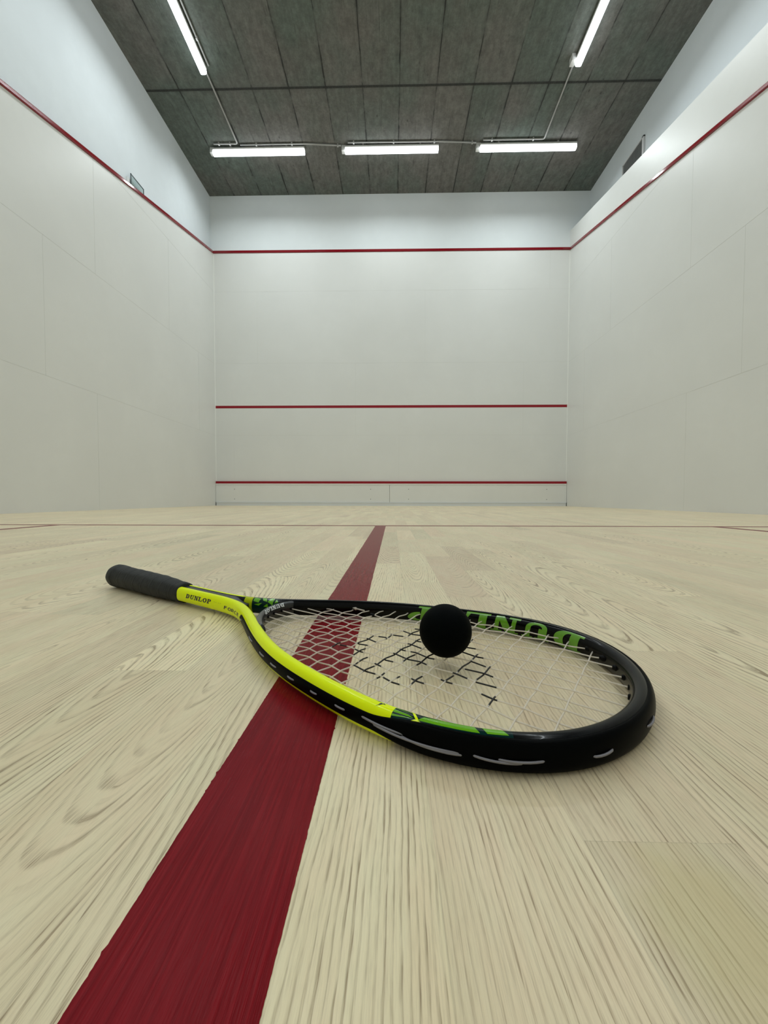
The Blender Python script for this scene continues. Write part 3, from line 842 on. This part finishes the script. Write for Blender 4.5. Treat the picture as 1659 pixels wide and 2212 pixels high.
def weave_string(a, b, nodes, inks, fpos, name):
    """nodes: list of (param, sign) where z peaks; piecewise cosine"""
    ps = set([a, b]); n = int((b-a)/.0015)+2
    for i in range(n+1): ps.add(a+(b-a)*i/n)
    for i0, i1 in inks:
        for q in (i0, i1):
            if a < q < b: ps.add(q)
    ps = sorted(ps)
    def zz(p):
        if not nodes: return 0
        if p <= nodes[0][0]:
            f = min(1, max(0, (p-a)/max(1e-6, nodes[0][0]-a))); return nodes[0][1]*(1-math.cos(PI*f))/2
        if p >= nodes[-1][0]:
            f = min(1, max(0, (b-p)/max(1e-6, b-nodes[-1][0]))); return nodes[-1][1]*(1-math.cos(PI*f))/2
        for i in range(len(nodes)-1):
            if p <= nodes[i+1][0]:
                f = (p-nodes[i][0])/(nodes[i+1][0]-nodes[i][0]); c = .85*f + .15*(1-math.cos(PI*f))/2
                return nodes[i][1]*(1-c)+nodes[i+1][1]*c
    pts = [fpos(p, WV*zz(p)) for p in ps]
    mis = []
    for i in range(len(ps)-1):
        m = (ps[i]+ps[i+1])/2
        mis.append(1 if any(q0 <= m <= q1 for q0, q1 in inks) else 0)
    mb = MB(); mb.tube(pts, SR, 8, mis=mis)
    return part(mb, name, [M_string, M_ink], root)
zs = lambda t: zc_of(t) + .0002
grom = []
for k in KS:
    # ends of the main
    t = .002
    while abs(main_w(k, t)) > inner(t)-.0006 and t < .2: t += .0005
    ta = t - .0022
    tb = .33; 
    t = .15
    while t < .33:
        w = main_w(k, t)
        if abs(w) > inner(t): break
        if t > bridge_c(w)-.0036: break
        t += .0005
    tb = t + .0012
    nd = []
    for j in range(len(CR)):
        w = main_w(k, CR[j]); tj = cross_t(j, w)
        if ta < tj < tb: nd.append((tj, 1 if (j+k) % 2 == 0 else -1))
    weave_string(ta, tb, nd, ink_main[k], lambda p, z, k=k: rk(p, main_w(k, p), zs(p)+z), 'main_string')
    grom.append(('m', k, ta, tb))
for j in range(len(CR)):
    w = -.09
    def wl_(sd):
        w = 0
        while abs(w) < inner(cross_t(j, sd*w)) - .0004: w += .0005
        return sd*(w+.0012)
    wa, wb = wl_(-1), wl_(1)
    nd = []
    for k in KS:
        w = main_w(k, CR[j])
        w = main_w(k, cross_t(j, w))
        if wa+.001 < w < wb-.001: nd.append((w, -1 if (j+k) % 2 == 0 else 1))
    weave_string(wa, wb, nd, ink_cross[j], lambda p, z, j=j: rk(cross_t(j, p), p, zs(CR[j])+z), 'cross_string')
    grom.append(('c', j, wa, wb))
def barrel(p, d, L, r, name='grommet'):
    d = d.normalized(); mb = MB()
    mb.tube([p-d*.002, p, p+d*L*.7, p+d*L], [r*1.25, r*1.2, r, r*.7], 10)
    return part(mb, name, M_grommet, bumper)
for kind, k, a, b in grom:
    if kind == 'm':
        p = rk(a, main_w(k, a), zs(a)); d = rk(a+.01, main_w(k, a+.01), zs(a)) - p
        if abs(k) <= 6: barrel(p, d, .0072 if k >= -5 and k < 5 else .0045, .0024)
        p = rk(b, main_w(k, b), zs(b)); d = rk(b-.01, main_w(k, b-.01), zs(b)) - p
        if abs(k) <= 4: barrel(p, d, .003, .0016)
    else:
        for w, sg_ in ((a, 1), (b, -1)):
            t = cross_t(k, w); p = rk(t, w, zs(t)); barrel(p, PR*sg_, .0016, .0015)
# loose knot at far side
kp = rk(.2585, -(inner(.2585)-.0012), zs(.2585)+.0012)
mb = MB()
bmk = bmesh.new(); bmesh.ops.create_uvsphere(bmk, u_segments=12, v_segments=8, radius=.0017)
mb.add([v_.co + kp for v_ in bmk.verts], [tuple(q.index for q in f.verts) for f in bmk.faces], 0, None, True); bmk.free()
mb.tube([kp + Vector((-.003, 0, .0004)), kp + Vector((-.001, 0, .001)), kp, kp + AX*-.004, kp + AX*-.0115 + Vector((0, 0, -.0004))], .00075, 8)
part(mb, 'string_knot', M_string, root, 'tied off string end')
# string loops seen in the outer groove
def loop(ta, tb, th0=0.0, th1=0.0, name='string_loop', lift=.0014):
    mb = MB(); n = max(6, int(abs(tb-ta)/.002))
    pts = []
    for i in range(n+1):
        f = i/n; t = ta+(tb-ta)*f
        sd = 1 if t >= 0 else -1
        e = math.sin(PI*f)**.35 if 0 < f < 1 else 0
        pts.append(surf(sd*math.sqrt(abs(t)), th0+(th1-th0)*f, -.0004 + lift*e))
    mb.tube(pts, .0006, 8); return part(mb, name, M_string2, root)
M_string2 = plain('dull_string_loop', (.20, .19, .205), .4)
for a, b in ((.3290, .3235), (.2830, .2680), (.2481, .2360), (.2256, .2144), (.1997, .1900), (.1728, .1651), (.1496, .1400)): loop(a, b, .02, .02)
loop(.1290, .100, .12, .04, lift=.0016); loop(.121, .073, .02, -.06, lift=.0028); loop(.104, .072, -.02, -.12, lift=.0028)
loop(.0700, .0480, -.02, -.14, lift=.0028); loop(.0600, .0400, -.04, -.02, lift=.0028)
loop(.0250, .0165, -.05, .02, lift=.0028); loop(.0045, .0010, .05, .10, lift=.0028)

# lettering ----------------------------------------------------------
def ring(cx, cy, rx, ry, ix, iy, a0, a1, n=14):
    q = []
    for i in range(n):
        t0 = math.radians(a0+(a1-a0)*i/n); t1 = math.radians(a0+(a1-a0)*(i+1)/n)
        q.append([(cx+ix*math.cos(t0), cy+iy*math.sin(t0)), (cx+rx*math.cos(t0), cy+ry*math.sin(t0)), (cx+rx*math.cos(t1), cy+ry*math.sin(t1)), (cx+ix*math.cos(t1), cy+iy*math.sin(t1))])
    return q
def R(x0, y0, x1, y1): return [(x0, y0), (x1, y0), (x1, y1), (x0, y1)]
h = .15
SLAB = {
 'D': [R(0, 1-h, .5, 1), R(0, 0, .5, h), R(.12, 0, .42, 1)] + ring(.46, .5, .5, .5, .18, .34, -90, 90),
 'U': [R(0, 1-h, .52, 1), R(.1, .36, .40, 1), R(.6, 1-h, 1.0, 1), R(.70, .36, .88, 1)] + ring(.49, .38, .39, .38, .21, .2, 180, 360),
 'N': [R(0, 0, .42, h), R(.13, 0, .29, 1), R(0, 1-h, .36, 1), [(.13, 1), (.44, 1), (.92, 0), (.62, 0)], R(.76, 0, .92, 1), R(.62, 1-h, 1.04, 1)],
 'L': [R(0, 1-h, .55, 1), R(.12, 0, .42, 1), R(0, 0, .86, h), [(.70, 0), (.92, 0), (.92, .42), (.84, .42)]],
 'O': ring(.5, .5, .5, .5, .2, .33, 0, 360, 24),
 'P': [R(0, 1-h, .5, 1), R(0, 0, .56, h), R(.12, 0, .42, 1)] + ring(.46, .71, .46, .29, .16, .14, -90, 90),
}
k_ = .19
SANS = {
 'F': [R(0, 0, k_*1.3, 1), R(0, 1-k_, .8, 1), R(.1, .48, .7, .48+k_)],
 'O': ring(.5, .5, .5, .5, .5-k_*1.3, .5-k_, 0, 360, 20),
 'R': [R(0, 0, k_*1.3, 1), R(0, 1-k_, .6, 1), R(0, .40, .6, .40+k_)] + ring(.55, .7, .35, .3, .35-k_*1.3, .3-k_, -90, 90) + [[(.42, .42), (.60, .42), (.95, 0), (.75, 0)]],
 'C': ring(.5, .5, .5, .5, .5-k_*1.3, .5-k_, 50, 310, 20),
 'E': [R(0, 0, k_*1.3, 1), R(0, 1-k_, .8, 1), R(.1, .44, .7, .44+k_), R(0, 0, .8, k_)],
}
def lettering(text, font, adv, mapf, mat, name, parent, label, shear=0.0, sub=5):
    mb = MB(); total = (len(text)-1)*adv + 1.0
    for i, ch in enumerate(text):
        for q in font[ch]:
            vs = []; fs = []
            for a in range(sub+1):
                for b in range(sub+1):
                    u, v_ = a/sub, b/sub
                    x = (q[0][0]*(1-u)+q[1][0]*u)*(1-v_) + (q[3][0]*(1-u)+q[2][0]*u)*v_
                    y = (q[0][1]*(1-u)+q[1][1]*u)*(1-v_) + (q[3][1]*(1-u)+q[2][1]*u)*v_
                    vs.append(mapf((x + i*adv + shear*y)/total, y))
            for a in range(sub):
                for b in range(sub):
                    k = a*(sub+1)+b; fs.append((k, k+1, k+sub+2, k+sub+1))
            mb.add(vs, fs, 0, None, True)
    return part(mb, name, mat, parent, label)
M_letter_black = plain('black_print', (.008, .008, .005), .35)
M_letter_green = plain('green_print', (.115, .33, .008), .28, coat=.5, coatr=.08)
M_letter_white = plain('white_print', (.72, .74, .74), .4)
D2R = math.radians
def lerp(a, b, f): return a+(b-a)*f
# black word on the yellow shaft (outer near face)
lettering('DUNLOP', SLAB, 1.10, lambda x, y: surf(math.sqrt(lerp(.4580, .4090, x)), D2R(lerp(-6, 24, y)), .00012), M_letter_black, 'brand_lettering', frame, 'black block lettering on the shaft', .22)
lettering('FORCE', SANS, 1.12, lambda x, y: surf(math.sqrt(lerp(.3830, .3420, x)), D2R(lerp(-12, 9, y)), .00012), M_letter_black, 'model_lettering', frame, 'small thin black lettering', .2, 3)
# big green word, upside down, inside the far side of the head
lettering('DUNLOP', SLAB, 1.12, lambda x, y: surf(-math.sqrt(lerp(.0370, .2080, x)), D2R(lerp(118, 232, y)), .00012), M_letter_green, 'side_lettering', frame, 'large green upside down lettering', .12, 8)
# small white word on the bridge
lettering('DUNLOP', SLAB, 1.12, lambda x, y: bridge_pt(lerp(-.0165, .0185, x), D2R(lerp(72, 28, y)), .00012), M_letter_white, 'bridge_lettering', bridge, 'small white upside down lettering', .1, 4)
# sharp printed patches where yellow changes to black
def shards(polys, side, mat, name, label):
    mb = MB(); sub = 8
    for q in polys:
        if len(q) == 3: q = q + [q[2]]
        vs = []; fs = []
        for a in range(sub+1):
            for b in range(sub+1):
                u, v_ = a/sub, b/sub
                c = [(q[0][i]*(1-u)+q[1][i]*u)*(1-v_) + (q[3][i]*(1-u)+q[2][i]*u)*v_ for i in (0, 1)]
                vs.append(surf(side*math.sqrt(c[0]), D2R(c[1]), .00010))
        for a in range(sub):
            for b in range(sub):
                k = a*(sub+1)+b; fs.append((k, k+1, k+sub+2, k+sub+1))
        mb.add(vs, fs, 0, None, True)
    return part(mb, name, mat, frame, label)
M_patch_green = plain('patch_green', (.135, .40, .006), .24, spec=.3, coat=.2, coatr=.05)
M_patch_dark = plain('patch_dark_green', (.002, .020, .018), .24, spec=.3, coat=.2, coatr=.05)
M_patch_yellow = plain('patch_yellow', (.80, .94, .001), .24, spec=.2, coat=.1, coatr=.05)
shards([[(.1103, 50), (.1103, 60), (.0985, 66)], [(.1103, 70), (.1103, 86), (.1015, 80), (.0985, 70)], [(.1103, 95), (.1103, 101), (.1010, 90)],
        [(.1085, 108), (.1040, 112), (.1000, 96)], [(.0960, 66), (.0935, 92), (.0800, 103), (.0800, 68)], [(.0800, 68), (.0800, 103), (.0690, 104), (.0660, 68)],
        [(.0628, 70), (.0655, 104), (.0565, 106), (.0537, 72)], [(.0915, 104), (.0860, 112), (.0840, 104)]], 1, M_patch_green, 'green_patches', 'bright green patches on the near side of the head')
shards([[(.1103, 27), (.1103, 34), (.1000, 50), (.0995, 44)], [(.1000, 50), (.0995, 44), (.0940, 60), (.0975, 66)], [(.1018, 112), (.1002, 112), (.0950, 64), (.0966, 62)]], 1, M_patch_yellow, 'yellow_flash', 'thin yellow streaks')
shards([[(.1215, 62), (.1204, 78), (.1196, 82)], [(.1204, 74), (.1200, 97), (.1182, 92), (.1194, 80)], [(.1190, 90), (.1180, 100), (.1166, 92)], [(.1245, 100), (.1215, 107), (.1195, 110), (.1215, 101)]], 1, M_patch_dark, 'dark_flecks', 'dark green flecks on the yellow')
shards([[(.3605, 95), (.3605, 140), (.3545, 150), (.3530, 110)], [(.3520, 92), (.3500, 130), (.3455, 140), (.3470, 96)], [(.3590, 165), (.3540, 172), (.3505, 150)],
        [(.3450, 140), (.3425, 95), (.3385, 100), (.3400, 165)], [(.3490, 175), (.3440, 180), (.3450, 155)], [(.3380, 150), (.3365, 110), (.3345, 140)]], -1, M_patch_green, 'green_patches', 'bright green patches at the throat')
# row of tiny dots between the two words
mb = MB()
for i, t in enumerate((.402, .398, .394, .390)):
    for a in range(1):
        c0 = math.sqrt(t); r_ = .00035
        vs = [surf(c0 + r_*math.cos(2*PI*k/8)*.8, D2R(14)+ .06*math.sin(2*PI*k/8), .00012) for k in range(8)]
        mb.add(vs, [tuple(range(8))])
part(mb, 'print_dots', plain('olive_dots', (.25, .3, .01), .5), frame, 'faint dots')

# grip ---------------------------------------------------------------
def mat_grip():
    t = NT('black_wrapped_grip_tape')
    o = t.coord('Object')
    n = t.noise(o, 900, 2, .6); n2 = t.noise(o, 140, 3, .6)
    c = t.mix(t.step(n2, .3, .7), (.010, .011, .0105, 1), (.020, .022, .021, 1))
    t.P(col=c, rough=.62, spec=.35)
    t.bump(t.math('ADD', n, t.math('MULTIPLY', n2, 1.5)), .35, .0006)
    return t.m
M_grip = mat_grip()
GP = [(.4765, .0110), (.4772, .0124), (.480, .0130), (.486, .0130), (.4866, .0126), (.500, .0136), (.515, .0146), (.53, .0152), (.58, .0155), (.620, .0157), (.630, .0160), (.638, .0168), (.6385, .0165)]
def grip_r(t): return interp(t, [g_[0] for g_ in GP], [g_[1] for g_ in GP])
def hz(t): return zc_of(t)*(1-min(1, max(0, (t-.47)/.17))) + .0166*min(1, max(0, (t-.47)/.17))
mb = MB(); vs = []; fs = []; NG = 190; NC = 40
for i in range(NG+1):
    t = .4765 + (.6385-.4765)*i/NG
    for j in range(NC):
        th = 2*PI*j/NC
        r = grip_r(t)
        # spiral wrap ridge
        ph = ((t*1000/21.0) + th/(2*PI)*1.0) % 1.0
        rid = .0004*math.exp(-((ph-.5)/.07)**2) - .0003*math.exp(-((ph-.60)/.05)**2)
        oc = 1 - .035*abs(math.sin(4*th))      # soft octagon
        wr = .00012*math.sin(37*th+t*900)*math.sin(t*700+3*th)
        rr = r*oc + rid + wr
        vs.append(rk(t, rr*math.cos(th)*1.0, hz(t)+rr*math.sin(th)))
for i in range(NG):
    for j in range(NC): fs.append((i*NC+j, i*NC+(j+1)%NC, (i+1)*NC+(j+1)%NC, (i+1)*NC+j))
fs.append(tuple(range(NC)))
mb.add(vs, fs, 0, None, True)
grip = part(mb, 'grip', M_grip, root, 'black cushioned wrap grip')
mb = MB(); vs = []; fs = []
prof = [(.6360, .0158), (.6375, .0170), (.642, .0173), (.648, .0172), (.6515, .0164), (.6535, .0148), (.6545, .011), (.6548, .004)]
for t, r in prof:
    for j in range(NC):
        th = 2*PI*j/NC; oc = 1-.02*abs(math.sin(4*th)); vs.append(rk(t, r*oc*math.cos(th), .0166+r*oc*math.sin(th)*.97))
for i in range(len(prof)-1):
    for j in range(NC): fs.append((i*NC+j, i*NC+(j+1)%NC, (i+1)*NC+(j+1)%NC, (i+1)*NC+j))
fs.append(tuple((len(prof)-1)*NC+j for j in range(NC)))
mb.add(vs, fs, 0, None, True)
part(mb, 'butt_cap', M_grip, root, 'flared end of the grip')

# ------------------------------------------------------------------ ball
def mat_ball():
    t = NT('matt_black_rubber')
    o = t.coord(); n = t.noise(o, 600, 2)
    t.P(col=(.0012, .0020, .0020), rough=.6, spec=.08, ior=1.25)
    t.bump(n, .12, .0003)
    return t.m
bm = bmesh.new(); bmesh.ops.create_icosphere(bm, subdivisions=5, radius=.0200)
me = bpy.data.meshes.new('squash_ball'); bm.to_mesh(me); bm.free()
for p_ in me.polygons: p_.use_smooth = True
me.materials.append(mat_ball())
ball = bpy.data.objects.new('squash_ball', me); link(ball)
ball.location = (.0987, -7.0975, .0287)
tag(ball, 'small matt black rubber squash ball resting on the racket strings', 'ball')

# ------------------------------------------------------------------ world, camera, colour
w = bpy.data.worlds.new('World'); S.world = w; w.use_nodes = True
w.node_tree.nodes['Background'].inputs[0].default_value = (.5, .55, .6, 1)
w.node_tree.nodes['Background'].inputs[1].default_value = .0

yaw, pitch, roll = .021535, .032839, .001402
fpx = 871.989
cy_, sy_ = math.cos(yaw), math.sin(yaw)
r = Vector((cy_, sy_, 0)); fw = Vector((-sy_, cy_, 0)); up = Vector((0, 0, 1))
f2 = fw*math.cos(pitch) - up*math.sin(pitch); u2 = up*math.cos(pitch) + fw*math.sin(pitch)
r3 = r*math.cos(roll) + u2*math.sin(roll); u3 = u2*math.cos(roll) - r*math.sin(roll)
M = Matrix((( r3.x, u3.x, -f2.x, .057815), (r3.y, u3.y, -f2.y, -7.406825), (r3.z, u3.z, -f2.z, .130176), (0, 0, 0, 1)))
cd = bpy.data.cameras.new('camera'); cam = bpy.data.objects.new('camera', cd); link(cam)
cam.matrix_world = M
cd.sensor_fit = 'VERTICAL'; cd.sensor_height = 24; cd.lens = fpx/2212*24; cd.clip_start = .01; cd.clip_end = 60
S.camera = cam
S.view_settings.view_transform = 'Standard'; S.view_settings.look = 'None'; S.view_settings.gamma = 1
S.view_settings.use_curve_mapping = False; S.view_settings.exposure = 0.0
S.cycles.max_bounces = 10; S.cycles.diffuse_bounces = 6
S.cycles.sample_clamp_indirect = 8
